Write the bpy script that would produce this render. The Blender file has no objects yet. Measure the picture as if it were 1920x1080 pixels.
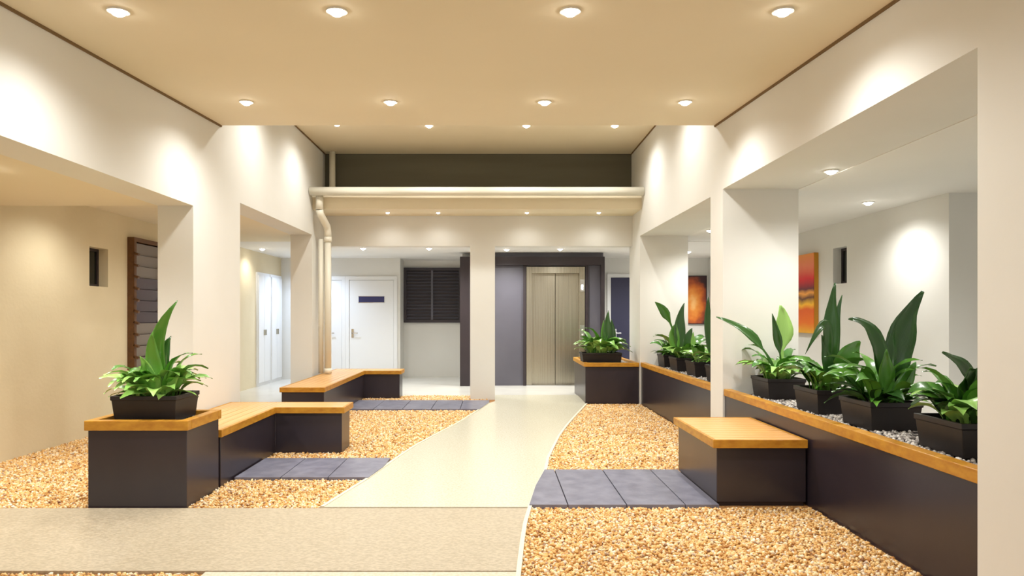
import bpy, bmesh, math, random
import numpy as np
from mathutils import Vector, Matrix
random.seed(4); np.random.seed(4)
S = bpy.context.scene
C = S.collection
def lin(r, g, b):
    f = lambda c: (c/255/12.92) if c/255 <= .04045 else ((c/255+.055)/1.055)**2.4
    return (f(r), f(g), f(b), 1)

# ------------------------------------------------------------------ camera, world, exposure
cd = bpy.data.cameras.new('camera'); cam = bpy.data.objects.new('camera', cd); C.objects.link(cam)
cam.location = (0, 0, 1.25); cam.rotation_euler = (math.pi/2, 0, 0)
cd.sensor_width = 36; cd.lens = 24.0; cd.shift_x = 32/1920; cd.shift_y = 52/1920
cd.clip_start = .05; cd.clip_end = 100
S.camera = cam
w = bpy.data.worlds.new('world'); S.world = w; w.use_nodes = True
w.node_tree.nodes['Background'].inputs[0].default_value = (.96, .98, 1, 1)
w.node_tree.nodes['Background'].inputs[1].default_value = 1.1
S.view_settings.view_transform = 'Standard'; S.view_settings.look = 'None'
S.view_settings.gamma = 1; S.view_settings.use_curve_mapping = False
S.view_settings.exposure = -0.14
LAMP_W = 74          # watts of one ceiling downlight
WARM = (1, .995, .955)

# ------------------------------------------------------------------ materials
MATS = {}
def mat(name, col, rough=.6, metal=0, noise=None, bump=None, coat=0, spec=None, emit=None):
    m = bpy.data.materials.new(name); m.use_nodes = True; nt = m.node_tree
    b = nt.nodes['Principled BSDF']
    b.inputs['Base Color'].default_value = col
    b.inputs['Roughness'].default_value = rough; b.inputs['Metallic'].default_value = metal
    if spec is not None: b.inputs['Specular IOR Level'].default_value = spec
    if coat: b.inputs['Coat Weight'].default_value = coat; b.inputs['Coat Roughness'].default_value = .15
    tc = nt.nodes.new('ShaderNodeTexCoord')
    if noise:                                   # (scale xyz, colour 2, low, high)
        sc, c2, lo, hi = noise
        mp = nt.nodes.new('ShaderNodeMapping'); mp.inputs['Scale'].default_value = sc
        n = nt.nodes.new('ShaderNodeTexNoise'); n.inputs['Scale'].default_value = 1; n.inputs['Detail'].default_value = 5
        r = nt.nodes.new('ShaderNodeValToRGB')
        r.color_ramp.elements[0].position = lo; r.color_ramp.elements[0].color = col
        r.color_ramp.elements[1].position = hi; r.color_ramp.elements[1].color = c2
        nt.links.new(tc.outputs['Object'], mp.inputs[0]); nt.links.new(mp.outputs[0], n.inputs[0])
        nt.links.new(n.outputs[0], r.inputs[0]); nt.links.new(r.outputs[0], b.inputs['Base Color'])
    if bump:
        n2 = nt.nodes.new('ShaderNodeTexNoise'); n2.inputs['Scale'].default_value = bump[0]; n2.inputs['Detail'].default_value = 4
        bp = nt.nodes.new('ShaderNodeBump'); bp.inputs['Strength'].default_value = bump[1]; bp.inputs['Distance'].default_value = bump[2]
        nt.links.new(tc.outputs['Object'], n2.inputs[0]); nt.links.new(n2.outputs[0], bp.inputs['Height'])
        nt.links.new(bp.outputs[0], b.inputs['Normal'])
    if emit:
        b.inputs['Emission Color'].default_value = (*emit[0], 1); b.inputs['Emission Strength'].default_value = emit[1]
    MATS[name] = m; return m
wall_m = mat('wall paint', (.75, .74, .70, 1), .75, noise=((1.3,)*3, (.72, .705, .66, 1), .35, .7), bump=(60, .08, .003))
rend_m = mat('rendered wall', (.75, .65, .45, 1), .85, noise=((2,)*3, (.71, .61, .41, 1), .35, .7), bump=(30, .25, .006))
ceil_m = mat('ceiling paint', (.80, .71, .53, 1), .8, noise=((.9,)*3, (.77, .68, .50, 1), .35, .7))
ceilw_m = mat('white ceiling paint', (.82, .80, .76, 1), .8, noise=((.9,)*3, (.79, .77, .73, 1), .35, .7))
joint_shade_m = mat('painted joint shade', lin(120, 95, 60), .8)  # brown standing in for the shade where ceiling meets wall
char_m = mat('charcoal panel', lin(42, 36, 44), .28, noise=((3, 3, .8), lin(49, 42, 49), .3, .7), spec=.6)
lift_m = mat('grey laminate', lin(98, 96, 106), .45, noise=((2,)*3, lin(90, 88, 98), .3, .7))
dark_m = mat('dark bronze', lin(52, 42, 46), .5, noise=((3,)*3, lin(46, 38, 42), .3, .7))
upper_m = mat('dark fascia', lin(98, 94, 78), .7, noise=((.5, 3, 6), lin(90, 86, 70), .3, .7))
cap_m = mat('stained timber', lin(196, 142, 44), .40, noise=((14, 14, 30), lin(172, 114, 28), .35, .7), spec=.5)
seat_m = mat('timber boards', lin(228, 182, 120), .32, noise=((2.2, 45, 45), lin(206, 150, 84), .35, .7), spec=.5)  # timber paled to paint in the glare on the seat tops
seatl_m = mat('timber boards lengthwise', lin(228, 182, 120), .32, noise=((45, 2.2, 45), lin(206, 150, 84), .35, .7), spec=.5)  # glare painted into the pale tone here too
path_m = mat('pale polished concrete', lin(212, 208, 190), .26, noise=((70,)*3, lin(196, 190, 168), .35, .65), bump=(150, .1, .001))
edging_m = mat('pale edging', lin(222, 215, 192), .5, noise=((60,)*3, lin(218, 210, 186), .35, .65))
band_m = mat('brown aggregate concrete', lin(190, 177, 154), .36, noise=((50, 90, 60), lin(168, 155, 132), .38, .62), bump=(160, .15, .001))
tile_m = mat('white floor tile', lin(226, 224, 216), .18, noise=((2,)*3, lin(216, 213, 205), .3, .7))
joint_m = mat('tile grout', lin(150, 146, 138), .8)
slate_m = mat('blue grey paver', lin(130, 130, 146), .38, noise=((9,)*3, lin(104, 104, 120), .3, .7), bump=(70, .25, .004))
earth_m = mat('golden grit', lin(190, 138, 78), .9, noise=((90,)*3, lin(130, 88, 46), .35, .65), bump=(90, .6, .01))
soil_m = mat('brown earth', lin(80, 58, 38), .95, noise=((30,)*3, lin(50, 36, 24), .3, .7), bump=(60, .6, .02))
pot_m = mat('black planter', lin(26, 21, 22), .42, noise=((6,)*3, lin(34, 28, 28), .3, .7))
pipe_m = mat('cream pipe', (.78, .74, .62, 1), .35)
steel_m = mat('brushed steel', lin(192, 186, 168), .27, .9, noise=((120, 120, .6), lin(158, 150, 132), .3, .7))
chrome_m = mat('bright metal', lin(225, 225, 225), .2, 1)
white_m = mat('white door paint', (.78, .78, .77, 1), .5)
navy_m = mat('navy door paint', lin(48, 48, 76), .5)
sign_m = mat('navy sign', lin(44, 44, 88), .5)
glass_m = mat('dark glass', lin(30, 32, 28), .12)
louv_m = mat('black louvre', lin(50, 44, 50), .4)
brown_m = mat('brown window frame', lin(104, 66, 26), .5, noise=((20,)*3, lin(84, 52, 22), .3, .7))
lg_m = mat('frosted louvre glass', lin(120, 108, 96), .35)
ld_m = mat('dark louvre glass', lin(72, 56, 62), .15)
lamp_m = mat('lamp lens', (1, 1, 1, 1), .5, emit=((1, .96, .88), 40))
lampc_m = mat('cool lamp lens', (1, 1, 1, 1), .5, emit=((.75, .84, 1), 30))
trim_m = mat('white lamp ring', (.8, .78, .72, 1), .4)

def island(name, stops, rough):
    m = mat(name, stops[0][1], rough); nt = m.node_tree
    g = nt.nodes.new('ShaderNodeNewGeometry'); r = nt.nodes.new('ShaderNodeValToRGB')
    el = r.color_ramp.elements
    while len(el) < len(stops): el.new(.5)
    for e, (p, c) in zip(el, stops): e.position = p; e.color = c
    nt.links.new(g.outputs['Random Per Island'], r.inputs[0])
    nt.links.new(r.outputs[0], nt.nodes['Principled BSDF'].inputs['Base Color']); return m
gold_m = island('golden pebbles', [(0, lin(178, 120, 56)), (.2, lin(214, 164, 90)), (.5, lin(228, 184, 118)), (.75, lin(238, 210, 160)), (.9, lin(246, 232, 208)), (1, lin(140, 90, 50))], .55)
grey_m = island('grey pebbles', [(0, lin(120, 112, 108)), (.4, lin(176, 168, 162)), (.8, lin(224, 218, 210)), (1, lin(80, 72, 70))], .55)

def leafmat(name, c1, c2, rough=.32):
    m = mat(name, lin(*c1), rough-.06, spec=.7); nt = m.node_tree; b = nt.nodes['Principled BSDF']
    tc = nt.nodes.new('ShaderNodeTexCoord'); wv = nt.nodes.new('ShaderNodeTexWave'); wv.inputs['Scale'].default_value = 9
    wv.inputs['Distortion'].default_value = 1.5; wv.bands_direction = 'X'
    oi = nt.nodes.new('ShaderNodeObjectInfo'); mx = nt.nodes.new('ShaderNodeMixRGB'); ad = nt.nodes.new('ShaderNodeMath')
    ad.operation = 'MULTIPLY_ADD'; ad.inputs[1].default_value = .35
    mu = nt.nodes.new('ShaderNodeMath'); mu.operation = 'MULTIPLY'; mu.inputs[1].default_value = .65
    nt.links.new(tc.outputs['UV'], wv.inputs[0]); nt.links.new(oi.outputs['Random'], mu.inputs[0])
    nt.links.new(wv.outputs['Fac'], ad.inputs[0]); nt.links.new(mu.outputs[0], ad.inputs[2])
    nt.links.new(ad.outputs[0], mx.inputs[0]); mx.inputs[1].default_value = lin(*c1); mx.inputs[2].default_value = lin(*c2)
    nt.links.new(mx.outputs[0], b.inputs['Base Color'])
    b.inputs['Transmission Weight'].default_value = 0
    return m
leafd_m = leafmat('dark green leaf', (26, 62, 22), (62, 104, 44))
leafm_m = leafmat('mid green leaf', (44, 100, 26), (104, 158, 60))
leafl_m = leafmat('light green leaf', (88, 156, 44), (176, 214, 120), .38)

# ------------------------------------------------------------------ mesh helpers
def box(bm, x0, x1, y0, y1, z0, z1):
    if x0 > x1: x0, x1 = x1, x0
    if y0 > y1: y0, y1 = y1, y0
    if z0 > z1: z0, z1 = z1, z0
    v = [bm.verts.new(p) for p in ((x0,y0,z0),(x1,y0,z0),(x1,y1,z0),(x0,y1,z0),(x0,y0,z1),(x1,y0,z1),(x1,y1,z1),(x0,y1,z1))]
    for f in ((3,2,1,0),(4,5,6,7),(0,1,5,4),(1,2,6,5),(2,3,7,6),(3,0,4,7)): bm.faces.new([v[i] for i in f])
def prism(bm, pts, z0, z1):
    lo = [bm.verts.new((x, y, z0)) for x, y in pts]; hi = [bm.verts.new((x, y, z1)) for x, y in pts]
    bm.faces.new(lo[::-1]); bm.faces.new(hi)
    for i in range(len(pts)):
        j = (i+1) % len(pts); bm.faces.new((lo[i], lo[j], hi[j], hi[i]))
def tube(bm, pts, r, n=14):
    rings = []
    for i, p in enumerate(pts):
        p = Vector(p); a = Vector(pts[max(i-1, 0)]); b = Vector(pts[min(i+1, len(pts)-1)])
        d = (b-a).normalized(); u = d.orthogonal().normalized() if i == 0 else (u0 - d*u0.dot(d)).normalized()
        u0 = u; v = d.cross(u)
        rings.append([bm.verts.new(p + (u*math.cos(t)+v*math.sin(t))*r) for t in (2*math.pi*k/n for k in range(n))])
    for A, B in zip(rings, rings[1:]):
        for k in range(n): bm.faces.new((A[k], A[(k+1)%n], B[(k+1)%n], B[k]))
    bm.faces.new(rings[0][::-1]); bm.faces.new(rings[-1])
def ring(bm, r0, r1, z0, z1, n=24):
    V = [[bm.verts.new((r*math.cos(2*math.pi*k/n), r*math.sin(2*math.pi*k/n), z)) for k in range(n)] for r, z in ((r0, z0), (r1, z0), (r1, z1), (r0, z1))]
    for a in range(4):
        A, B = V[a], V[(a+1) % 4]
        for k in range(n): bm.faces.new((A[k], A[(k+1)%n], B[(k+1)%n], B[k]))
def obj(name, bm, m, parent=None, bevel=0, smooth=False):
    bmesh.ops.recalc_face_normals(bm, faces=bm.faces)
    me = bpy.data.meshes.new(name); bm.to_mesh(me); bm.free(); me.materials.append(m)
    if smooth:
        for p in me.polygons: p.use_smooth = True
    o = bpy.data.objects.new(name, me); C.objects.link(o)
    if parent: o.parent = parent
    if bevel:
        b = o.modifiers.new('bevel', 'BEVEL'); b.width = bevel; b.segments = 2; b.limit_method = 'ANGLE'
    return o
def bx(name, m, *b, parent=None, bevel=0):
    """b = one or more 6-tuples; coordinates are given in world space, made local to the parent"""
    bm = bmesh.new(); o = parent.location if parent else (0, 0, 0)
    if parent and parent.parent: o = parent.location + parent.parent.location
    for (x0, x1, y0, y1, z0, z1) in b: box(bm, x0-o[0], x1-o[0], y0-o[1], y1-o[1], z0-o[2], z1-o[2])
    return obj(name, bm, m, parent, bevel)
def struct(o): o['kind'] = 'structure'; return o
def tag(o, label, cat, group=None, kind=None):
    o['label'] = label; o['category'] = cat
    if group: o['group'] = group
    if kind: o['kind'] = kind
    return o
def thing(name, loc, label, cat, group=None):
    o = bpy.data.objects.new(name, None); C.objects.link(o); o.location = loc; o.empty_display_size = .1
    return tag(o, label, cat, group)
def board(name, m, parent, x0, x1, y0, y1, z0, z1, bevel=.003):
    """a board whose mesh sits round its own centre"""
    bm = bmesh.new(); hx, hy, hz = (x1-x0)/2, (y1-y0)/2, (z1-z0)/2
    box(bm, -hx, hx, -hy, hy, -hz, hz); o = obj(name, bm, m, parent, bevel)
    pl = parent.location if parent else Vector((0, 0, 0))
    o.location = Vector(((x0+x1)/2, (y0+y1)/2, (z0+z1)/2)) - pl
    return o

XL, XR = -2.55, 2.05
# ------------------------------------------------------------------ floor
struct(bx('floor', earth_m, (-7, 7, -2.5, 15, -.30, -.006)))
struct(bx('floor_lobby', tile_m, (-4.2, 4.19, 10.67, 13.96, -.05, .0), (-4.2, XL-.3, 7.3, 10.67, -.05, 0), (XR+.68, 6, 0, 10.67, -.05, 0)))
PL = [(-.5, 12), (-.076, 9.7), (-.20, 9.0), (-.419, 7.88), (-.60, 7.15), (-.752, 6.50), (-.835, 6.0), (-.903, 5.56), (-.955, 5.2), (-1.02, 4.88), (-1.11, 4.41)]
PR = [(.095, 3.2), (.137, 3.74), (.17, 4.1), (.213, 4.41), (.29, 4.95), (.392, 5.46), (.45, 5.95), (.539, 6.45), (.65, 7.05), (.793, 7.69), (.98, 8.45), (1.185, 9.25), (1.3, 9.70)]
PRy = [p[1] for p in PR]; PRx = [p[0] for p in PR]
lp = PL[1:][::-1]; PLy = [p[1] for p in lp]; PLx = [p[0] for p in lp]
def xr(y): return np.interp(y, [0.0, 1.5, 2.6]+PRy, [.07, .07, .075]+PRx)
def xl(y): return np.interp(y, PLy, PLx)
bm = bmesh.new()
left = [(xl(y), y) for y in np.linspace(4.42, 9.7, 28)]; right = [(xr(y), y) for y in np.linspace(4.42, 9.62, 28)]
prism(bm, [(float(a), float(b)) for a, b in right] + [(1.3, 10.67), (0.0, 10.67), (0.0, 9.9)] + [(float(a), float(b)) for a, b in left[::-1]], -.05, .012)
struct(obj('path', bm, path_m))
for fn, ys, sg_, nm in ((xr, np.linspace(1.6, 9.62, 60), 1, 'right'), (xl, np.linspace(4.42, 9.7, 40), -1, 'left')):
    bm = bmesh.new(); a = [(float(fn(y)), float(y)) for y in ys]; c2 = [(p_[0]+sg_*.024, p_[1]) for p_ in a]
    for p0, p1, q0, q1 in zip(a, a[1:], c2, c2[1:]): prism(bm, [p0, p1, q1, q0], -.05, .017)
    bmesh.ops.remove_doubles(bm, verts=bm.verts, dist=1e-5)
    struct(obj('path_edging', bm, edging_m))
bm = bmesh.new()
prism(bm, [(-7, 3.32), (float(xr(3.32)), 3.32)] + [(float(xr(y)), float(y)) for y in np.linspace(3.5, 4.40, 8)] + [(-7, 4.40)], -.05, .010)
struct(obj('path_crossing', bm, band_m))
bm = bmesh.new()
prism(bm, [(-1.36, -2), (.07, -2)] + [(float(xr(y)), float(y)) for y in np.linspace(0, 3.30, 8)] + [(-1.40, 3.30)], -.05, .012)
struct(obj('path_front', bm, path_m))

# ------------------------------------------------------------------ walls
struct(bx('wall_left', wall_m, (XL-.3, XL, -2.5, 1.0, -.05, 3.8), (XL-.3, XL, 1.0, 5.77, 2.18, 3.8), (XL-.3, XL, 5.77, 6.83, -.05, 3.8),
          (XL-.3, XL, 6.83, 9.52, 2.38, 3.8), (XL-.3, XL, 9.52, 10.4, -.05, 3.8)))
struct(bx('wall_right', wall_m, (XR, XR+.68, -2.5, 2.90, -.05, 3.8), (XR, XR+.68, 2.90, 6.14, 2.39, 3.8), (XR, XR+.68, 6.14, 6.49, -.05, 3.8),
          (XR, XR+.68, 6.49, 9.65, 2.38, 3.8), (XR, XR+.68, 9.65, 10.4, -.05, 3.8)))
struct(bx('wall_back', wall_m, (XL, XR, 10.2, 10.4, 2.29, 3.0), (-.37, 0.0, 10.2, 10.4, -.05, 2.29), (XL, XL+.06, 10.2, 10.4, -.05, 2.29)))
struct(bx('wall_back_upper', upper_m, (XL, XR, 10.25, 10.4, 3.0, 3.8)))
struct(bx('trim_1', ceil_m, (XL, XR, 9.54, 10.2, 2.74, 2.98)))
# left side room
struct(bx('wall_left_side', rend_m, (-4.5, -4.2, .5, 7.07, -.05, 2.5), (-4.5, -4.2, 7.07, 7.41, -.05, 1.56), (-4.5, -4.2, 7.07, 7.41, 1.97, 2.5),
          (-4.5, -4.2, 7.41, 13.5, -.05, 2.5), (-4.5, -4.42, 7.0, 7.5, 1.5, 2.0)))
# right side room
struct(bx('wall_right_side', wall_m, (4.19, 4.5, 6.30, 8.13, -.05, 2.5), (4.19, 4.5, 8.13, 8.46, -.05, 1.64), (4.19, 4.5, 8.13, 8.46, 2.08, 2.5),
          (4.19, 4.5, 8.46, 13.5, -.05, 2.5), (4.42, 4.5, 8.0, 8.6, 1.6, 2.1), (4.5, 6.2, 6.30, 6.45, -.05, 2.5), (6.0, 6.2, 0, 6.30, -.05, 2.5)))
struct(bx('wall_lobby_left', wall_m, (-4.2, -1.86, 13.4, 13.55, -.05, 2.5), (-1.95, -1.86, 13.55, 14.1, -.05, 2.5)))
struct(bx('wall_lobby_centre', wall_m, (-1.86, -.60, 13.96, 14.1, -.05, 2.5)))
struct(bx('wall_lobby_right', wall_m, (1.94, 4.19, 13.4, 13.55, -.05, 2.5)))
struct(bx('wall_lift', lift_m, (-.45, .52, 12.22, 13.96, -.05, 2.38), (.52, 1.65, 12.22, 12.5, 2.14, 2.38), (1.65, 1.94, 12.22, 13.4, -.05, 2.38), (.52, 1.65, 12.5, 12.6, -.05, 2.38)))
struct(bx('trim_2', dark_m, (-.62, -.45, 12.12, 12.5, 0, 2.30), (-.45, 1.95, 12.12, 12.24, 2.15, 2.30), (1.885, 1.95, 12.12, 12.24, 0, 2.15), (.505, .555, 12.18, 12.3, 0, 2.15), (1.615, 1.665, 12.18, 12.3, 0, 2.15)))
struct(bx('wall_lobby_shaft_side', wall_m, (-.60, -.45, 12.5, 13.96, -.05, 2.38)))

# ------------------------------------------------------------------ ceilings
def ceil1_z(y): return 3.02 - .0547*(6.35-y)
bm = bmesh.new()
v = []
for x in (XL, XR):
    for (y, z) in ((-2.5, ceil1_z(-2.5)), (6.35, 3.02), (6.35, 3.95), (-2.5, 3.95)): v.append(bm.verts.new((x, y, z)))
bm.faces.new(v[0:4]); bm.faces.new(v[4:8])
for i in range(4): j = (i+1) % 4; bm.faces.new((v[i], v[j], v[4+j], v[4+i]))
struct(obj('ceiling', bm, ceil_m))
struct(bx('ceiling_rear', ceil_m, (XL, XR, 6.35, 10.4, 3.68, 3.95)))
for nme, x0, x1 in (('shade_strip_left', XL, XL+.012), ('shade_strip_right', XR-.012, XR)):     # dark strips painting the shadow line along the sloping ceiling
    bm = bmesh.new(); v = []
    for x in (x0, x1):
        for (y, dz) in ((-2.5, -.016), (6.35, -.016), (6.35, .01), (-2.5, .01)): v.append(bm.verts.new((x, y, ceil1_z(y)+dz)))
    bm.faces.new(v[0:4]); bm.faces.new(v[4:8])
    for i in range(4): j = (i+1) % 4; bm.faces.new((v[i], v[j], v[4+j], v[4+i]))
    struct(obj(nme, bm, joint_shade_m))
struct(bx('shade_strip_rear', joint_shade_m, (XL, XL+.012, 6.36, 10.25, 3.665, 3.68), (XR-.012, XR, 6.36, 10.25, 3.665, 3.68)))  # same painted shade strips along the rear ceiling joints
struct(bx('ceiling_left_side', ceil_m, (-4.5, XL-.3, .5, 5.77, 2.18, 2.6), (-4.5, XL-.3, 5.77, 10.4, 2.38, 2.6)))
struct(bx('ceiling_right_side', ceilw_m, (XR+.68, 6.2, 0, 10.4, 2.385, 2.6)))
struct(bx('ceiling_lobby', ceilw_m, (-4.5, 4.5, 10.4, 14.1, 2.38, 2.6)))

# ------------------------------------------------------------------ gravel beds (loose pebbles)
t = (1+5**.5)/2
ICO = np.array([(-1,t,0),(1,t,0),(-1,-t,0),(1,-t,0),(0,-1,t),(0,1,t),(0,-1,-t),(0,1,-t),(t,0,-1),(t,0,1),(-t,0,-1),(-t,0,1)])/math.hypot(1, t)
ICF = np.array([(0,11,5),(0,5,1),(0,1,7),(0,7,10),(0,10,11),(1,5,9),(5,11,4),(11,10,2),(10,7,6),(7,1,8),(3,9,4),(3,4,2),(3,2,6),(3,6,8),(3,8,9),(4,9,5),(2,4,11),(6,2,10),(8,6,7),(9,8,1)])
def pebbles(name, x0, x1, y0, y1, dens, size, keep, m, z, label, parent=None):
    n = int((x1-x0)*(y1-y0)*dens); X = np.random.uniform(x0, x1, n); Y = np.random.uniform(y0, y1, n)
    k = keep(X, Y); X = X[k]; Y = Y[k]; n = len(X)
    q = np.random.normal(size=(n, 4)); q /= np.linalg.norm(q, axis=1)[:, None]; a, b, c, d = q.T
    R = np.array([[1-2*(c*c+d*d), 2*(b*c-a*d), 2*(b*d+a*c)], [2*(b*c+a*d), 1-2*(b*b+d*d), 2*(c*d-a*b)], [2*(b*d-a*c), 2*(c*d+a*b), 1-2*(b*b+c*c)]]).transpose(2, 0, 1)
    s = np.random.uniform(.65, 1.25, (n, 1))*size*np.stack([np.random.uniform(.8, 1.2, n), np.random.uniform(.65, 1, n), np.random.uniform(.45, .75, n)], 1)
    jit = 1+np.random.uniform(-.13, .13, (n, 12, 1))
    V = (ICO[None]*jit*s[:, None, :]) @ R.transpose(0, 2, 1)
    V = V + np.stack([X, Y, z+np.random.uniform(-.5, .35, n)*size], 1)[:, None, :]
    F = (ICF[None]+12*np.arange(n)[:, None, None]).reshape(-1, 3)
    me = bpy.data.meshes.new(name); me.vertices.add(n*12); me.loops.add(len(F)*3); me.polygons.add(len(F))
    me.vertices.foreach_set('co', V.reshape(-1)); me.loops.foreach_set('vertex_index', F.reshape(-1).astype(np.int32))
    me.polygons.foreach_set('loop_start', np.arange(0, len(F)*3, 3, dtype=np.int32))
    me.update(calc_edges=True); me.materials.append(m)
    o = bpy.data.objects.new(name, me); C.objects.link(o)
    if parent:
        o.parent = parent; o.location = -parent.location; o['kind'] = 'stuff'; return o
    return tag(o, label, 'gravel', kind='stuff')
def inside(X, Y, a): return (X > a[0]) & (X < a[1]) & (Y > a[2]) & (Y < a[3])
RSLAB = (0, 1.47, 4.44, 5.46); LSLAB = (-1.98, 0, 5.19, 5.90); FSLAB = (-1.98, 0, 8.99, 9.94)
e = .018
kr = lambda X, Y: (X > xr(Y)+e) & ~inside(X, Y, (1.47, 3, 4.5, 5.42)) & ~inside(X, Y, (0, 1.47+e, 4.44-e*.6, 5.46+e*.6))
pebbles('gravel_bed', .0, 2.05, 1.6, 4.44, 5600, .0118, kr, gold_m, -.001, 'golden gravel in front of the seat and paver strip on the right')
pebbles('gravel_bed', .3, 2.05, 4.42, 9.62, 4000, .013, lambda X, Y: kr(X, Y) & (Y > 5.4), gold_m, -.001, 'golden gravel behind the right paver strip, up to the planter box by the lift')
def kl(X, Y):
    k = (X < xl(Y)-e) & ~inside(X, Y, (-2.7, -2.0, 4.43, 4.95)) & ~inside(X, Y, (-2.7, -1.44, 6.22, 6.58)) & ~inside(X, Y, (-2.7, -2.0, 4.9, 6.6))
    for s in (LSLAB, FSLAB): k &= ~inside(X, Y, (s[0]-e, 1, s[2]-e*.6, s[3]+e*.6))
    return k & ~inside(X, Y, (-2.6, -2.0, 7.9, 10.7)) & ~inside(X, Y, (-2.0, -1.44, 10.3, 10.7))
pebbles('gravel_bed', -2.1, -.9, 4.43, 5.19, 5200, .012, kl, gold_m, -.001, 'golden gravel beside the left planter box in front of the left pavers')
pebbles('gravel_bed', -2.5, 0, 5.88, 9.0, 4000, .013, kl, gold_m, -.001, 'golden gravel between the left pavers and the far paver strip')
pebbles('gravel_bed', -2.5, 0, 9.94, 10.66, 3000, .014, lambda X, Y: kl(X, Y) & ~inside(X, Y, (-.39, 1, 10.18, 10.42)) & ~inside(X, Y, (-.03, 1, 9, 11)), gold_m, -.001, 'thin golden gravel strip under the back wall opening')
pebbles('gravel_bed', -4.19, -2.56, 4.43, 7.28, 4200, .013, lambda X, Y: ~inside(X, Y, (-2.66, -1.9, 4.4, 6.65)) & ~inside(X, Y, (-2.87, -2.5, 5.75, 7.3)), gold_m, -.001, 'golden gravel behind the left planter box beside the tan side wall')
pebbles('gravel_bed', -4.19, -1.42, 2.4, 3.30, 5600, .0118, lambda X, Y: X < -1.43, gold_m, -.001, 'golden gravel in the front left corner before the crossing path')

# ------------------------------------------------------------------ paver strips
def pavers(x0s, x1, y0, y1, width, start, label):
    tx = thing('paver_strip', ((x0s+x1)/2, (y0+y1)/2, 0), label, 'paving')
    xs = [x0s]; x = start
    while x < x1-.03: xs.append(x); x += width
    xs.append(x1)
    for a, b in zip(xs, xs[1:]):
        bm = bmesh.new(); g = .004; top = .022+random.uniform(-.001, .001)
        def edge(xx, y):           # cut to the curve of the path
            if label_side == 'r': return max(xx, float(xr(y))+.006)
            if label_side == 'l': return min(xx, float(xl(y))-.006)
            return xx
        N = 6; ys = [y0+(y1-y0)*i/N for i in range(N+1)]
        L = [(edge(a+g, y), y) for y in ys]; R = [(edge(b-g, y), y) for y in ys]
        L = [(min(l[0], r[0]-.002), l[1]) for l, r in zip(L, R)] if label_side == 'r' else L
        R = [(max(r[0], l[0]+.002), r[1]) for l, r in zip(L, R)] if label_side == 'l' else R
        prism(bm, [(p[0]-tx.location.x, p[1]-tx.location.y) for p in L[::-1]+R], -.05, top)
        obj('paver', bm, slate_m, tx)
label_side = 'r'; pavers(.20, 1.462, 4.44, 5.46, .382, .475, 'blue grey paver strip running from the path to the right seat')
label_side = 'l'; pavers(-1.985, -.90, 5.19, 5.90, .36, -1.63, 'blue grey paver strip running from the left bench to the path')
label_side = 'l'; pavers(-1.985, -.05, 8.99, 9.94, .38, -1.60, 'far blue grey paver strip before the back wall')

# ------------------------------------------------------------------ benches, seat, planters
def seat_top(root, x0, x1, y0, y1, z1, along, n, fascia=.055):
    """fascia frame round the top plus n boards"""
    z0 = z1-fascia; t = .024
    board('fascia', cap_m, root, x0, x1, y0, y0+t, z0, z1); 
    board('fascia', cap_m, root, x0, x1, y1-t, y1, z0, z1)
    board('fascia', cap_m, root, x0, x0+t, y0+t, y1-t, z0, z1); board('fascia', cap_m, root, x1-t, x1, y0+t, y1-t, z0, z1)
    a0, a1, b0, b1 = x0+t, x1-t, y0+t, y1-t
    for i in range(n):
        if along == 'x': s = (b1-b0)/n; board('slat', seat_m, root, a0, a1, b0+s*i+.0035, b0+s*(i+1)-.0035, z1-.028, z1-.001, .002)
        else: s = (a1-a0)/n; board('slat', seatl_m, root, a0+s*i+.002, a0+s*(i+1)-.002, b0, b1, z1-.028, z1-.001, .002)
# right seat
s = thing('block_seat', (1.75, 4.97, 0), 'square charcoal block seat with slatted timber top against the right planter wall', 'seat')
bx('base', char_m, (1.462, 2.05, 4.50, 5.44, .02, .385), parent=s, bevel=.004)
bx('plinth', dark_m, (1.48, 2.04, 4.515, 5.42, -.05, .02), parent=s)
seat_top(s, 1.43, 2.05, 4.47, 5.47, .437, 'x', 11, .055)
# right planter walls
def planter_wall(y0, y1, label):
    p = thing('planter_wall', (2.07, (y0+y1)/2, 0), label, 'planter')
    bx('panel', char_m, (2.066, 2.10, y0, y1, -.05, .535), parent=p)
    bx('back_panel', char_m, (2.70, 2.728, y0, y1, -.05, .535), parent=p)
    bx('tray', dark_m, (2.10, 2.70, y0, y1, .35, .54), parent=p)
    board('cap', cap_m, p, 2.056, 2.13, y0, y1, .532, .592, .004)
    board('cap', cap_m, p, 2.67, 2.735, y0, y1, .532, .592, .004)
    return p
pw1 = planter_wall(2.905, 6.135, 'long charcoal planter wall with timber cap in the near right opening')
pw2 = planter_wall(6.495, 9.645, 'charcoal planter wall with timber cap in the far right opening')
pebbles('pebble_filling', 2.13, 2.67, 2.91, 6.13, 2200, .014, lambda X, Y: X > 0, grey_m, .548, 'grey and white pebbles in the near right planter wall around the pots', pw1)
pebbles('pebble_filling', 2.13, 2.67, 6.5, 9.64, 1600, .014, lambda X, Y: X > 0, grey_m, .548, 'grey and white pebbles in the far right planter wall around the pots', pw2)
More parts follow.
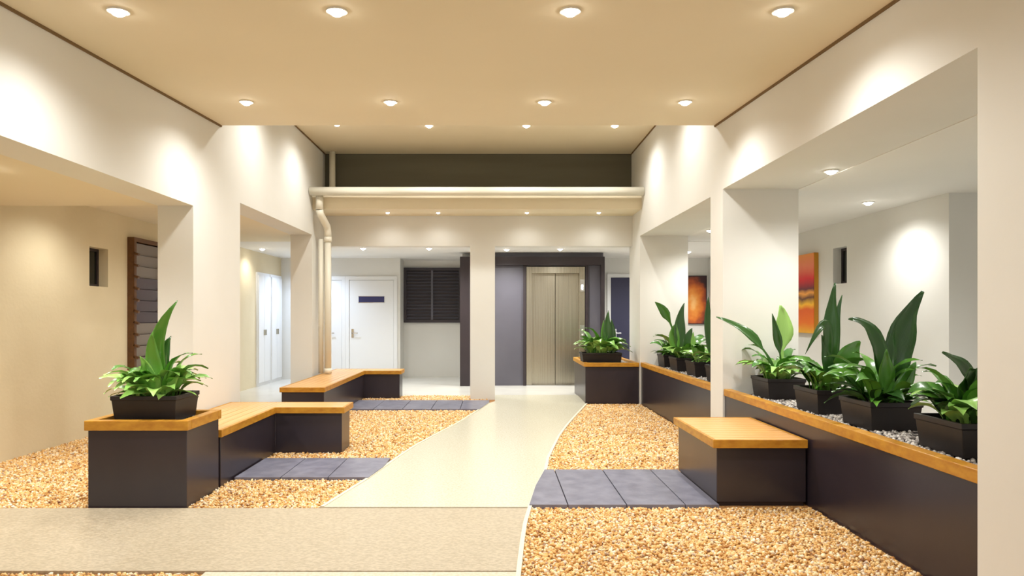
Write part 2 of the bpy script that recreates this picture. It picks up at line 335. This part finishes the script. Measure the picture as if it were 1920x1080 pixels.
# left planter box
b = thing('planter_box', (-2.315, 4.68, 0), 'tall charcoal planter box with timber rim at the near end of the left bench', 'planter')
bx('base', char_m, (-2.635, -1.995, 4.42, 4.93, .0, .512), parent=b, bevel=.004)
for a in ((-2.65, -1.98, 4.40, 4.46), (-2.65, -1.98, 4.89, 4.945)): board('rim', cap_m, b, *a, .508, .572, .004)
for a in ((-2.65, -2.59, 4.46, 4.89), (-2.04, -1.98, 4.46, 4.89)): board('rim', cap_m, b, *a, .508, .572, .004)
pebbles('pebble_filling', -2.585, -2.045, 4.465, 4.885, 2200, .012, lambda X, Y: X < 0, grey_m, .53, 'grey pebbles inside the rim of the left planter box', b)
def corner_bench(label, x0, x1, y0, y1, xe, yr, zt=.422):
    """leg along y from y0 to y1 (x0..x1) and a return towards +x (x1..xe) over yr..y1"""
    p = thing('corner_bench', ((x0+x1)/2, (y0+y1)/2, 0), label, 'bench')
    bm = bmesh.new(); pts = [(x0+.02, y0+.015), (x1-.015, y0+.015), (x1-.015, yr+.03), (xe-.03, yr+.03), (xe-.03, y1-.03), (x0+.02, y1-.03)]
    prism(bm, [(a-p.location.x, b2-p.location.y) for a, b2 in pts], 0, zt-.053); obj('base', bm, char_m, p, .004)
    z0 = zt-.055; t = .026
    for a in ((x0, x1, y0, y0+t), (x1-t, x1, y0+t, yr), (x1-t, xe, yr, yr+t), (xe-t, xe, yr+t, y1-t), (x0, xe, y1-t, y1), (x0, x0+t, y0+t, y1-t)):
        board('fascia', cap_m, p, *a, z0, zt)
    n = 6; s = (x1-t-x0-t)/n
    for i in range(n): board('slat', seatl_m, p, x0+t+s*i+.002, x0+t+s*(i+1)-.002, y0+t, y1-t, zt-.028, zt-.001, .002)
    n = 4; s = (y1-t-yr-t)/n
    for i in range(n): board('slat', seat_m, p, x1-t+.002, xe-t, yr+t+s*i+.002, yr+t+s*(i+1)-.002, zt-.028, zt-.001, .002)
    return p
corner_bench('charcoal corner bench with slatted timber top joined to the left planter box', -2.54, -1.98, 4.95, 6.56, -1.36, 6.17)
corner_bench('far charcoal corner bench with timber top running under the back wall opening', -2.485, -1.96, 7.87, 10.66, -1.41, 10.28)
# planter box by the lift
q = thing('planter_box', (1.66, 10.3, 0), 'charcoal planter box with timber rim in front of the lift', 'planter')
bx('base', char_m, (1.285, 2.045, 9.70, 11.02, .0, .53), parent=q, bevel=.004)
for a in ((1.265, 2.048, 9.68, 9.74), (1.265, 2.048, 10.98, 11.04), (1.265, 1.325, 9.74, 10.98), (1.99, 2.048, 9.74, 10.98)): board('rim', cap_m, q, *a, .525, .582, .004)
pebbles('pebble_filling', 1.33, 1.985, 9.745, 10.975, 1500, .013, lambda X, Y: X > 0, grey_m, .548, 'grey pebbles inside the rim of the planter box by the lift', q)

# ------------------------------------------------------------------ plants
def leaf_mesh(pts, width, hint, twist=0, N=10, stalk=.12):
    """pts: quadratic/cubic control points; returns a bmesh of a folded blade with thickness"""
    P = [Vector(p) for p in pts]; bm = bmesh.new(); rows = []
    uvl = bm.loops.layers.uv.new('UVMap'); uvs = {}
    def bez(t):
        Q = P[:]
        while len(Q) > 1: Q = [Q[i].lerp(Q[i+1], t) for i in range(len(Q)-1)]
        return Q[0]
    for i in range(N+1):
        tt = i/N; c = bez(tt); d = (bez(min(tt+.02, 1))-bez(max(tt-.02, 0))).normalized()
        side = d.cross(Vector(hint)).normalized()
        if twist: side = Matrix.Rotation(twist*tt, 3, d) @ side
        nrm = side.cross(d)
        if tt < stalk: wd = .08+.05*tt
        else: u = (tt-stalk)/(1-stalk); wd = max(.02, (math.sin(math.pi*min(1, u**.72*1.0))**.85)*.5+.05*(1-u))
        wd *= width; r = []
        for k, (sx, up) in enumerate(((-1, .22), (-.5, .07), (0, -.02), (.5, .07), (1, .22))):
            ripple = .04*math.sin(tt*17+k)*width*abs(sx)
            v = bm.verts.new(c+side*sx*wd+nrm*(up*wd+ripple)); r.append(v); uvs[v] = ((sx+1)/2, tt)
        rows.append(r)
    for A, B in zip(rows, rows[1:]):
        for k in range(4):
            f = bm.faces.new((A[k], A[k+1], B[k+1], B[k])); f.smooth = True
            for l in f.loops: l[uvl].uv = uvs[l.vert]
    return bm
def leaf_obj(parent, pts, width, m, hint=(0, -1, .25), twist=0, stalk=.12):
    bm = leaf_mesh(pts, width, hint, twist, N=14, stalk=stalk)
    me = bpy.data.meshes.new('leaf'); bm.to_mesh(me); bm.free(); me.materials.append(m)
    o = bpy.data.objects.new('leaf', me); C.objects.link(o); o.parent = parent
    sm = o.modifiers.new('thickness', 'SOLIDIFY'); sm.thickness = .0015
    return o
LOW = []
for i in range(9):
    L = 1.0; m = (leafm_m, leafl_m, leafl_m, leafd_m, leafm_m, leafl_m, leafm_m, leafl_m, leafd_m)[i]
    up = (.35, .55, .8, .45, .95, .65, 1.1, .3, .6)[i]; dr = (.0, .15, .3, .05, .55, .2, .8, -.12, .25)[i]
    bm = leaf_mesh([(0, 0, 0), (.12, 0, up*.6), (.55, 0, up), (1.0, .1*(-1)**i, dr+.1)], .36+.05*(i % 3), (-.3, 0, 1), (.3, -.4, .2)[i % 3], N=8)
    me = bpy.data.meshes.new('leaf'); bm.to_mesh(me); bm.free(); me.materials.append(m); LOW.append(me)
def pot(root, w, d, h, taper=.02):
    bm = bmesh.new(); hw, hd = w/2, d/2; t = .018
    def ringv(a, b2, z): return [bm.verts.new(p) for p in ((-a, -b2, z), (a, -b2, z), (a, b2, z), (-a, b2, z))]
    R = [ringv(hw-taper, hd-taper, 0), ringv(hw-.006, hd-.006, h-.03), ringv(hw, hd, h-.028), ringv(hw, hd, h), ringv(hw-t, hd-t, h), ringv(hw-t-.01, hd-t-.01, h-.045)]
    bm.faces.new(R[0][::-1]); bm.faces.new(R[-1])
    for A, B in zip(R, R[1:]):
        for k in range(4): bm.faces.new((A[k], A[(k+1) % 4], B[(k+1) % 4], B[k]))
    obj('planter', bm, pot_m, root, .003)
    bm = bmesh.new(); N = 6; g = []
    for i in range(N+1):
        g.append([bm.verts.new(((hw-t-.006)*(2*i/N-1), (hd-t-.006)*(2*j/N-1), h-.03+random.uniform(-.006, .008))) for j in range(N+1)])
    for i in range(N):
        for j in range(N): bm.faces.new((g[i][j], g[i+1][j], g[i+1][j+1], g[i][j+1]))
    obj('soil', bm, soil_m, root)
def plant(name, x, y, z, w, d, h, label, group, tall, nlow, lowsize, mix=None):
    """tall: (list of world control points, width, material[, hint, twist])"""
    r = thing(name, (x, y, z), label, 'potted plant', group)
    pot(r, w, d, h)
    for L in tall:
        pts = [Vector(p)-r.location for p in L[0]]
        leaf_obj(r, pts, L[1], L[2], *(L[3:]))
    for i in range(nlow):
        me = LOW[random.choice(mix) if mix else i % 9]
        o = bpy.data.objects.new('leaf', me); C.objects.link(o); o.parent = r
        a = 2*math.pi*(i*.381966+random.uniform(-.03, .03)); q = math.sqrt((i+.5)/nlow)
        o.location = (math.cos(a)*q*(w*.34), math.sin(a)*q*(d*.34), h-.028)
        o.rotation_euler = (random.uniform(-.2, .2), random.uniform(-.35, .15)*q-.35*(1-q), a+random.uniform(-.5, .5))
        sc = lowsize*random.uniform(.65, 1.1); o.scale = (sc, sc, sc)
    return r
G1 = 'potted plants along the near right planter wall'; G2 = 'potted plants along the far right planter wall'
def W(px, py, Y): return ((px-928)*Y/1280, Y, 1.25-(py-592)*Y/1280)
ph = .172; pz = .556
plant('potted_plant', 2.41, 5.82, pz, .32, .38, ph, 'bushy light green plant with one leaf leaning left, farthest in near right planter', G1,
      [([W(1456, 705, 5.8), W(1444, 665, 5.75), W(1418, 622, 5.7), W(1343, 594, 5.6)], .10, leafd_m, (0, -1, .4), .5, .45),
       ([W(1463, 700, 5.85), W(1466, 665, 5.85), W(1470, 610, 5.85), W(1463, 572, 5.8)], .17, leafl_m, (0, -1, 0), .3, .4),
       ([W(1466, 700, 5.8), W(1464, 660, 5.78), W(1458, 640, 5.75), W(1448, 588, 5.7)], .07, leafd_m, (0, -1, 0), 0, .4)], 50, .25, [1, 5, 2, 4, 6, 5, 1])
plant('potted_plant', 2.41, 4.96, pz, .32, .38, ph, 'tall dark upright leafy plant, second pot from the far end of the near right planter', G1,
      [([W(1556, 725, 4.95), W(1560, 660, 4.95), W(1550, 590, 4.93), W(1566, 530, 4.9)], .125, leafd_m, (0, -1, 0), .25),
       ([W(1560, 725, 4.98), W(1566, 670, 4.98), W(1560, 610, 4.96), W(1579, 553, 4.95)], .07, leafd_m),
       ([W(1552, 725, 4.9), W(1552, 620, 4.85), W(1562, 555, 4.8), W(1510, 664, 4.7)], .075, leafd_m, (0, -1, .2)),
       ([W(1560, 725, 4.9), W(1580, 690, 4.9), W(1592, 650, 4.88), W(1613, 640, 4.85)], .17, leafm_m, (0, -1, .1), .3),
       ([W(1556, 725, 4.9), W(1556, 700, 4.88), W(1548, 670, 4.85), W(1541, 628, 4.8)], .08, leafd_m)], 46, .25, [0, 4, 5, 6, 8, 2, 4])
plant('potted_plant', 2.41, 4.28, pz, .32, .38, ph, 'dark plant with broad tall leaf pointing up right, third pot along the near right planter', G1,
      [([W(1668, 752, 4.28), W(1672, 690, 4.28), W(1680, 600, 4.25), W(1731, 546, 4.2)], .20, leafd_m, (0, -1, 0), .3),
       ([W(1664, 752, 4.26), W(1664, 700, 4.26), W(1660, 640, 4.24), W(1678, 603, 4.22)], .12, leafd_m, (.3, -1, 0), .2),
       ([W(1660, 752, 4.24), W(1656, 660, 4.2), W(1640, 600, 4.15), W(1591, 598, 4.1)], .115, leafd_m, (0, -1, .3), .4),
       ([W(1662, 752, 4.2), W(1662, 715, 4.2), W(1658, 690, 4.16), W(1662, 655, 4.12)], .10, leafm_m),
       ([W(1670, 752, 4.2), W(1685, 735, 4.2), W(1705, 700, 4.2), W(1717, 678, 4.2)], .09, leafm_m)], 50, .25, [0, 6, 4, 8, 0, 3, 4])
plant('potted_plant', 2.41, 3.48, pz, .32, .38, ph, 'pale leafy plant with drooping dark leaf, nearest pot beside the foreground column', G1,
      [([W(1828, 780, 3.5), W(1832, 700, 3.5), W(1800, 685, 3.45), W(1767, 660, 3.4)], .11, leafd_m, (0, -1, .5), .3),
       ([W(1825, 790, 3.5), W(1832, 740, 3.5), W(1812, 700, 3.45), W(1822, 690, 3.4)], .19, leafd_m, (0, -1, 0)),
       ([W(1835, 790, 3.45), W(1850, 740, 3.45), W(1840, 700, 3.4), W(1832, 690, 3.4)], .15, leafd_m)], 54, .25, [1, 5, 6, 2, 4, 8, 1])
plant('potted_plant', -2.33, 4.70, .545, .44, .36, ph, 'broad leafed green plant in black pot on the left planter box', None,
      [([W(302, 745, 4.7), W(302, 700, 4.7), W(268, 645, 4.65), W(333, 563, 4.6)], .115, leafm_m, (0, -1, 0), .2),
       ([W(303, 745, 4.72), W(308, 710, 4.72), W(300, 660, 4.7), W(321, 630, 4.7)], .11, leafd_m, (-.3, -1, 0), .2),
       ([W(300, 745, 4.62), W(296, 715, 4.62), W(280, 660, 4.6), W(286, 622, 4.56)], .10, leafm_m, (.3, -1, 0), -.2),
       ([W(306, 745, 4.62), W(318, 720, 4.62), W(330, 700, 4.6), W(340, 682, 4.56)], .08, leafl_m),
       ([W(296, 745, 4.66), W(284, 720, 4.66), W(282, 690, 4.6), W(262, 668, 4.56)], .08, leafl_m),
       ([W(288, 745, 4.6), W(276, 720, 4.6), W(268, 700, 4.6), W(270, 672, 4.58)], .07, leafl_m)], 66, .25, [1, 5, 2, 7, 6, 1, 4, 5])
plant('potted_plant', 1.545, 10.0, .55, .58, .34, .165, 'bright green plant in long black pot on the planter box by the lift', None,
      [([W(1138, 665, 10), W(1140, 640, 10), W(1136, 610, 10), W(1141, 582, 10)], .12, leafd_m),
       ([W(1134, 665, 10), W(1132, 645, 10), W(1128, 625, 10), W(1132, 600, 10)], .07, leafm_m),
       ([W(1144, 665, 10), W(1150, 640, 10), W(1148, 615, 10), W(1146, 598, 10)], .1, leafd_m)], 60, .31, [1, 5, 2, 6, 0, 1, 4, 5])
kinds = ((9.30, 'low dark plant, farthest pot in the far right planter', [], [0, 8, 6, 4], .22),
         (8.66, 'bright green plant with upright spire, second farthest pot in the far right planter',
          [([W(1276, 672, 8.6), W(1276, 640, 8.6), W(1268, 605, 8.6), W(1283, 568, 8.6)], .14, leafd_m), ([W(1270, 672, 8.6), W(1262, 640, 8.6), W(1262, 620, 8.6), W(1268, 606, 8.6)], .13, leafm_m),
           ([W(1280, 672, 8.6), W(1290, 650, 8.6), W(1288, 630, 8.6), W(1298, 615, 8.6)], .12, leafd_m), ([W(1272, 668, 8.7), W(1266, 630, 8.6), W(1258, 590, 8.5), W(1228, 566, 8.4)], .11, leafm_m, (0, -1, 0), 0, .62)], [1, 5, 2, 6, 0], .26),
         (7.90, 'yellow green low plant, third farthest pot in the far right planter', [([W(1308, 680, 7.9), W(1300, 650, 7.9), W(1298, 640, 7.9), W(1300, 622, 7.9)], .06, leafl_m)], [1, 5, 0, 4], .22),
         (7.14, 'plant with one dark upright leaf, nearest pot in the far right planter', [([W(1338, 690, 7.1), W(1336, 650, 7.1), W(1322, 600, 7.1), W(1329, 556, 7.1)], .10, leafd_m)], [8, 0, 6, 5], .24))
for (yy, lab, tl, mx, ls) in kinds: plant('potted_plant', 2.41, yy, pz, .32, .38, ph, lab, G2, tl, 38, ls*1.12, mx)

# ------------------------------------------------------------------ downlights
def ringmesh():
    bm = bmesh.new(); ring(bm, .045, .056, -.005, .012); me = bpy.data.meshes.new('trim_ring'); bm.to_mesh(me); bm.free(); me.materials.append(trim_m); return me
def lensmesh(m):
    bm = bmesh.new(); n = 20; R_ = []
    for q_ in range(7):
        a_ = q_/6.5*math.pi/2
        R_.append([bm.verts.new((.041*math.cos(a_)*math.cos(2*math.pi*k/n), .041*math.cos(a_)*math.sin(2*math.pi*k/n), .004-.032*math.sin(a_))) for k in range(n)])
    bm.faces.new(R_[0][::-1]); bm.faces.new(R_[-1])
    for A, B in zip(R_, R_[1:]):
        for k in range(n): bm.faces.new((A[k], A[(k+1) % n], B[(k+1) % n], B[k]))
    me = bpy.data.meshes.new('lens'); bm.to_mesh(me); bm.free(); me.materials.append(m); return me
RM, LM, LC = ringmesh(), lensmesh(lamp_m), lensmesh(lampc_m)
def downlight(x, y, z, label, group, power=1.0, cool=False, tilt=0, size=155, sc=1.0):
    r = thing('downlight', (x, y, z), label, 'downlight', group); r.rotation_euler = (tilt, 0, 0); r.scale = (sc, sc, sc)
    for nme, me in (('trim_ring', RM), ('lens', LC if cool else LM)):
        o = bpy.data.objects.new(nme, me); C.objects.link(o); o.parent = r
    if power:
        ld = bpy.data.lights.new('lamp', 'SPOT'); ld.energy = LAMP_W*power; ld.spot_size = math.radians(size); ld.spot_blend = 1.0
        ld.shadow_soft_size = .05; ld.color = (.62, .76, 1) if cool else WARM
        o = bpy.data.objects.new('lamp', ld); C.objects.link(o); o.parent = r; o.location = (0, 0, -.055)
    return r
cols = (-2.0, -.84, .40, 1.53); cn = ('far left', 'centre left', 'centre right', 'far right')
sl = math.atan(.0547)
for yy, rn in ((3.625, 'front row of the main ceiling'), (5.49, 'second row of the main ceiling')):
    for x, n_ in zip(cols, cn): downlight(x, yy, ceil1_z(yy)-.004, 'round recessed downlight, %s one in the %s' % (n_, rn), 'main ceiling downlights', tilt=sl)
for x, n_ in zip(cols, cn):
    downlight(x, 1.75, ceil1_z(1.75)-.004, 'round recessed downlight nearest the entrance in the main ceiling, %s one' % n_, 'main ceiling downlights', .55, tilt=sl)
    downlight(x, 8.71 if x > -1.5 else 8.64, 3.676, 'round recessed downlight just behind the ceiling step, %s one' % n_, 'rear ceiling downlights')
    downlight(x, 7.1, 3.676, 'round recessed downlight hidden above the ceiling step, %s one' % n_, 'rear ceiling downlights', 1.0)
for x, n_ in zip((-1.55, -.82, .46, 1.50), cn): downlight(x, 9.86, 2.737, 'tiny downlight under the back beam, %s one' % n_, 'back beam downlights', .12, sc=.6)
downlight(2.64, 5.36, 2.386, 'downlight in the near right side room above the pots', 'side room downlights', 1.1)
downlight(3.73, 6.82, 2.381, 'downlight in the right side room washing the side wall', 'side room downlights', 1.0)
downlight(3.6, 4.0, 2.381, 'downlight in the right side room near the foreground column', 'side room downlights', 1.4)
downlight(2.85, 9.04, 2.381, 'downlight seen through the far right opening', 'side room downlights', 1.2)
downlight(3.4, 12.0, 2.376, 'downlight near the dark painting in the right lobby', 'side room downlights', 1.6)
downlight(-3.05, 7.86, 2.376, 'downlight seen through the far left opening', 'side room downlights', .7)
downlight(-3.92, 11.5, 2.376, 'downlight beside the white cupboards in the left lobby', 'side room downlights', .35)
downlight(-3.2, 4.3, 2.176, 'added unseen lamp in the low soffit of the near left side room', 'side room downlights', 2.2)  # unseen lamp, added to brighten the left side room
downlight(-3.6, 6.3, 2.376, 'downlight in the left side room beyond the low soffit', 'side room downlights', .7)
downlight(-3.45, 12.7, 2.376, 'bluish downlight in the left lobby behind the wall end', 'lobby downlights', 1.8, cool=True)
downlight(-2.2, 11.4, 2.376, 'lobby downlight in front of the white door with sign', 'lobby downlights', 1.1)
downlight(-1.1, 11.4, 2.376, 'lobby downlight in front of the black louvred window', 'lobby downlights', 1.7)
downlight(.2, 11.6, 2.376, 'lobby downlight in front of the grey lift wall', 'lobby downlights', 1.6)
downlight(1.1, 11.5, 2.376, 'lobby downlight in front of the lift doors', 'lobby downlights', 1.6)
downlight(2.5, 12.0, 2.376, 'lobby downlight in front of the navy door', 'lobby downlights', 1.6)

# ------------------------------------------------------------------ pipes
p = thing('drain_pipe', (XL+.09, 9.4, 0), 'cream round drain pipe crossing under the ceiling and dropping down the left wall', 'pipe')
def tb(name, pts, r, m=pipe_m, par=p):
    bm = bmesh.new(); tube(bm, [Vector(a)-par.location for a in pts], r); o = obj(name, bm, m, par)
    for f in o.data.polygons: f.use_smooth = len(f.vertices) == 4
    return o
tb('pipe', [(XL+.005, 9.38, 2.96), (XR-.005, 9.38, 2.96)], .06)
tb('pipe', [(XL+.12, 9.46, 2.93), (XL+.12, 9.46, 2.72)], .052)
tb('elbow', [(XL+.12, 9.46, 2.72), (XL+.125, 9.48, 2.66), (XL+.15, 9.58, 2.58), (XL+.165, 9.68, 2.52), (XL+.17, 9.72, 2.44), (XL+.17, 9.73, 2.36)], .052)
tb('pipe', [(XL+.17, 9.73, 2.36), (XL+.17, 9.73, .43)], .045)
tb('pipe', [(XL+.07, 9.73, 2.34), (XL+.07, 9.73, .43)], .036)
tb('collar', [(XL+.17, 9.73, 2.37), (XL+.17, 9.73, 2.30)], .056)
tb('collar', [(XL+.17, 9.73, .50), (XL+.17, 9.73, .43)], .052)
u = thing('riser_pipe', (XL+.14, 10.1, 3.0), 'short vertical cream pipe in front of the dark upper wall', 'pipe')
tb('pipe', [(XL+.14, 10.12, 2.98), (XL+.14, 10.12, 3.68)], .045, par=u)

# ------------------------------------------------------------------ doors, windows, lift
def door(n, x0, x1, y, z1, m, hx, label=None):
    f = bx('door_%d' % n, white_m, (x0-.07, x0, y-.03, y, 0, z1), (x1, x1+.07, y-.03, y, 0, z1), (x0-.07, x1+.07, y-.03, y, z1, z1+.07)); struct(f)
    bx('door_leaf', m, (x0+.004, x1-.004, y-.018, y, .008, z1-.004), parent=f, bevel=.003)
    if hx is not None:
        bx('door_plate', chrome_m, (hx-.022, hx+.022, y-.026, y-.018, .82, .99), parent=f)
        bx('door_handle', chrome_m, (hx-.010, hx+.010, y-.07, y-.026, .90, .92), (hx-.01, hx+.11, y-.07, y-.055, .90, .92), parent=f, bevel=.004)
    return f
door(1, -2.858, -1.985, 13.4, 1.95, white_m, -2.79)
door(2, -3.85, -3.0, 13.4, 1.95, white_m, -3.25)
door(3, 2.27, 3.15, 13.4, 2.0, navy_m, 2.36)
sg = thing('door_sign', (-2.42, 13.38, 1.57), 'small navy strip sign on the white lobby door', 'sign')
bx('plate', sign_m, (-2.67, -2.17, 13.370, 13.381, 1.512, 1.627), parent=sg, bevel=.002)
bx('border', chrome_m, (-2.68, -2.16, 13.376, 13.382, 1.502, 1.512), (-2.68, -2.16, 13.376, 13.382, 1.627, 1.637), parent=sg)
# cupboards on the left lobby wall
for k, (y0, y1, lab) in enumerate(((11.98, 12.64, 'white double cupboard on the left lobby wall, nearer one'), (12.68, 13.34, 'white double cupboard on the left lobby wall, farther one beside the corner'))):
    c = thing('wall_cupboard', (-4.19, (y0+y1)/2, 0), lab, 'cupboard', 'white lobby cupboards')
    bx('frame', white_m, (-4.2, -4.17, y0, y1, 0.0, 2.02), parent=c)
    ym = (y0+y1)/2
    for (a, b2, hy) in ((y0+.03, ym-.004, ym-.04), (ym+.004, y1-.03, ym+.04)):
        d = bx('door', white_m, (-4.17, -4.150, a, b2, .06, 1.97), parent=c, bevel=.002)
        bx('handle', steel_m, (-4.150, -4.13, hy-.01, hy+.01, .90, 1.0), parent=d)
# black louvred window
lw = bx('window_1', louv_m, (-1.862, -1.80, 13.90, 13.96, 1.11, 2.23), (-.74, -.68, 13.90, 13.96, 1.11, 2.23), (-1.80, -.74, 13.90, 13.96, 2.17, 2.23), (-1.80, -.74, 13.90, 13.96, 1.11, 1.17)); struct(lw)
bx('backing', dark_m, (-1.80, -.74, 13.945, 13.962, 1.17, 2.17), parent=lw)
bx('mullion', lift_m, (-1.30, -1.26, 13.895, 13.91, 1.17, 2.17), parent=lw)
sl_me = None
for i in range(15):
    bm = bmesh.new(); box(bm, -.53, .53, -.022, .022, -.003, .003)
    if sl_me is None: o = obj('slat', bm, lift_m, lw); sl_me = o.data
    else: bm.free(); o = bpy.data.objects.new('slat', sl_me); C.objects.link(o); o.parent = lw
    o.location = (-1.27, 13.925, 1.205+i*.067); o.rotation_euler = (math.radians(38), 0, 0)
# small windows in the side walls
def small_window(n, xw, sgn, y0, y1, z0, z1):
    a, b2 = sorted((xw+sgn*.10, xw+sgn*.13))
    f = bx('window_%d' % n, dark_m, (a, b2, y0, y0+.03, z0, z1), (a, b2, y1-.03, y1, z0, z1), (a, b2, y0+.03, y1-.03, z0, z0+.03), (a, b2, y0+.03, y1-.03, z1-.03, z1)); struct(f)
    a, b2 = sorted((xw+sgn*.115, xw+sgn*.12)); bx('pane', glass_m, (a, b2, y0+.03, y1-.03, z0+.03, z1-.03), parent=f)
small_window(2, -4.2, -1, 7.07, 7.41, 1.56, 1.97)
small_window(3, 4.19, 1, 8.13, 8.46, 1.64, 2.08)
# glass louvre window on the left side wall
j = bx('window_4', brown_m, (-4.2, -4.12, 7.80, 7.85, .45, 2.15), (-4.2, -4.12, 8.44, 8.49, .45, 2.15), (-4.2, -4.12, 7.85, 8.44, 2.10, 2.15), (-4.2, -4.12, 7.85, 8.44, .45, .50)); struct(j)
bx('backing', ld_m, (-4.2, -4.19, 7.85, 8.44, .5, 2.1), parent=j)
bmA = bmesh.new(); box(bmA, -.004, .004, -.295, .295, -.075, .075)
first = {}
for i in range(12):
    m = lg_m if (i < 5 or i > 8) else ld_m; z = .57+i*.132
    if m.name not in first: bm = bmesh.new(); box(bm, -.004, .004, -.295, .295, -.064, .064); o = obj('pane', bm, m, j); first[m.name] = o.data
    else: o = bpy.data.objects.new('pane', first[m.name]); C.objects.link(o); o.parent = j
    o.location = (-4.145, 8.145, z); o.rotation_euler = (0, math.radians(11), 0)
    if i == 0: bm = bmesh.new(); box(bm, 0, .055, -.02, .02, -.012, .012); cm = obj('clip', bm, brown_m, j); cmd = cm.data
    else: cm = bpy.data.objects.new('clip', cmd); C.objects.link(cm); cm.parent = j
    cm.location = (-4.13, 7.82, z-.05); cm.rotation_euler = (0, math.radians(24), 0)
bmA.free()
# lift
L = bx('door_4', steel_m, (.56, .66, 12.20, 12.32, 0, 2.127), (1.51, 1.61, 12.20, 12.32, 0, 2.127), (.66, 1.51, 12.20, 12.32, 2.01, 2.127), bevel=.004); struct(L)
bx('lift_door', steel_m, (.66, 1.083, 12.30, 12.33, .012, 2.01), parent=L, bevel=.003)
bx('lift_door', steel_m, (1.091, 1.51, 12.31, 12.34, .012, 2.01), parent=L, bevel=.003)
bx('threshold', chrome_m, (.56, 1.61, 12.14, 12.34, 0, .012), parent=L)
cp = thing('lift_indicator', (1.56, 12.19, 1.77), 'bright metal indicator plate on the upper right lift jamb', 'lift panel')
bx('plate', chrome_m, (1.52, 1.60, 12.185, 12.2, 1.68, 1.90), parent=cp, bevel=.003)
bx('display', lamp_m, (1.545, 1.575, 12.182, 12.187, 1.72, 1.80), parent=cp)
cb = thing('call_button_plate', (1.56, 12.19, .96), 'bright metal call button plate on the lower right lift jamb', 'lift panel')
bx('plate', chrome_m, (1.52, 1.60, 12.185, 12.2, .84, 1.08), parent=cb, bevel=.003)
for z in (.90, .98): bx('button', trim_m, (1.545, 1.575, 12.178, 12.186, z, z+.03), parent=cb)

# ------------------------------------------------------------------ paintings
def paintmat(name, stops, axis, scale, warp):
    m = mat(name, stops[0][1], .5); nt = m.node_tree
    tc = nt.nodes.new('ShaderNodeTexCoord'); sp = nt.nodes.new('ShaderNodeSeparateXYZ')
    n = nt.nodes.new('ShaderNodeTexNoise'); n.inputs['Scale'].default_value = scale; n.inputs['Detail'].default_value = 3
    ma = nt.nodes.new('ShaderNodeMath'); ma.operation = 'MULTIPLY_ADD'; ma.inputs[1].default_value = warp
    r = nt.nodes.new('ShaderNodeValToRGB'); el = r.color_ramp.elements
    while len(el) < len(stops): el.new(.5)
    for e_, (p_, c_) in zip(el, stops): e_.position = p_; e_.color = c_
    nt.links.new(tc.outputs['Generated'], sp.inputs[0]); nt.links.new(tc.outputs['Object'], n.inputs[0])
    sb = nt.nodes.new('ShaderNodeMath'); sb.operation = 'SUBTRACT'; sb.inputs[1].default_value = warp*.5
    nt.links.new(n.outputs[0], ma.inputs[0])
    if axis == 'radial':
        ds = nt.nodes.new('ShaderNodeVectorMath'); ds.operation = 'DISTANCE'; ds.inputs[1].default_value = (.5, 0, .45)
        nt.links.new(tc.outputs['Generated'], ds.inputs[0]); nt.links.new(ds.outputs['Value'], ma.inputs[2])
    else: nt.links.new(sp.outputs['Z'], ma.inputs[2])
    nt.links.new(ma.outputs[0], sb.inputs[0]); nt.links.new(sb.outputs[0], r.inputs[0])
    nt.links.new(r.outputs[0], nt.nodes['Principled BSDF'].inputs['Base Color']); return m
oran = paintmat('orange abstract', [(0, lin(230, 170, 40)), (.12, lin(226, 110, 10)), (.3, lin(216, 90, 14)), (.36, lin(240, 180, 40)), (.44, lin(90, 50, 40)), (.5, lin(235, 160, 70)), (.55, lin(96, 40, 50)), (.68, lin(214, 36, 40)), (.85, lin(236, 130, 90)), (1, lin(240, 150, 60))], 'z', 6, .08)
warm = paintmat('warm abstract', [(0, lin(250, 200, 130)), (.18, lin(236, 150, 60)), (.34, lin(214, 112, 34)), (.48, lin(160, 70, 30)), (.6, lin(60, 30, 34)), (1, lin(34, 20, 30))], 'radial', 7, .4)
edge_m = mat('ochre canvas edge', lin(196, 134, 24), .6)
pt = thing('painting', (4.17, 9.15, 1.55), 'tall orange and red abstract canvas on the right side wall', 'painting')
bx('canvas_edge', edge_m, (4.135, 4.19, 8.84, 9.50, 1.02, 2.07), parent=pt)
bx('canvas', oran, (4.128, 4.136, 8.842, 9.498, 1.022, 2.068), parent=pt)
pt = thing('painting', (3.85, 13.38, 1.55), 'dark painting with glowing orange brown blotch on the far right lobby wall', 'painting')
bx('canvas_edge', dark_m, (3.62, 4.15, 13.365, 13.40, 1.08, 2.035), parent=pt)
bx('canvas', warm, (3.64, 4.13, 13.358, 13.367, 1.10, 2.015), parent=pt)
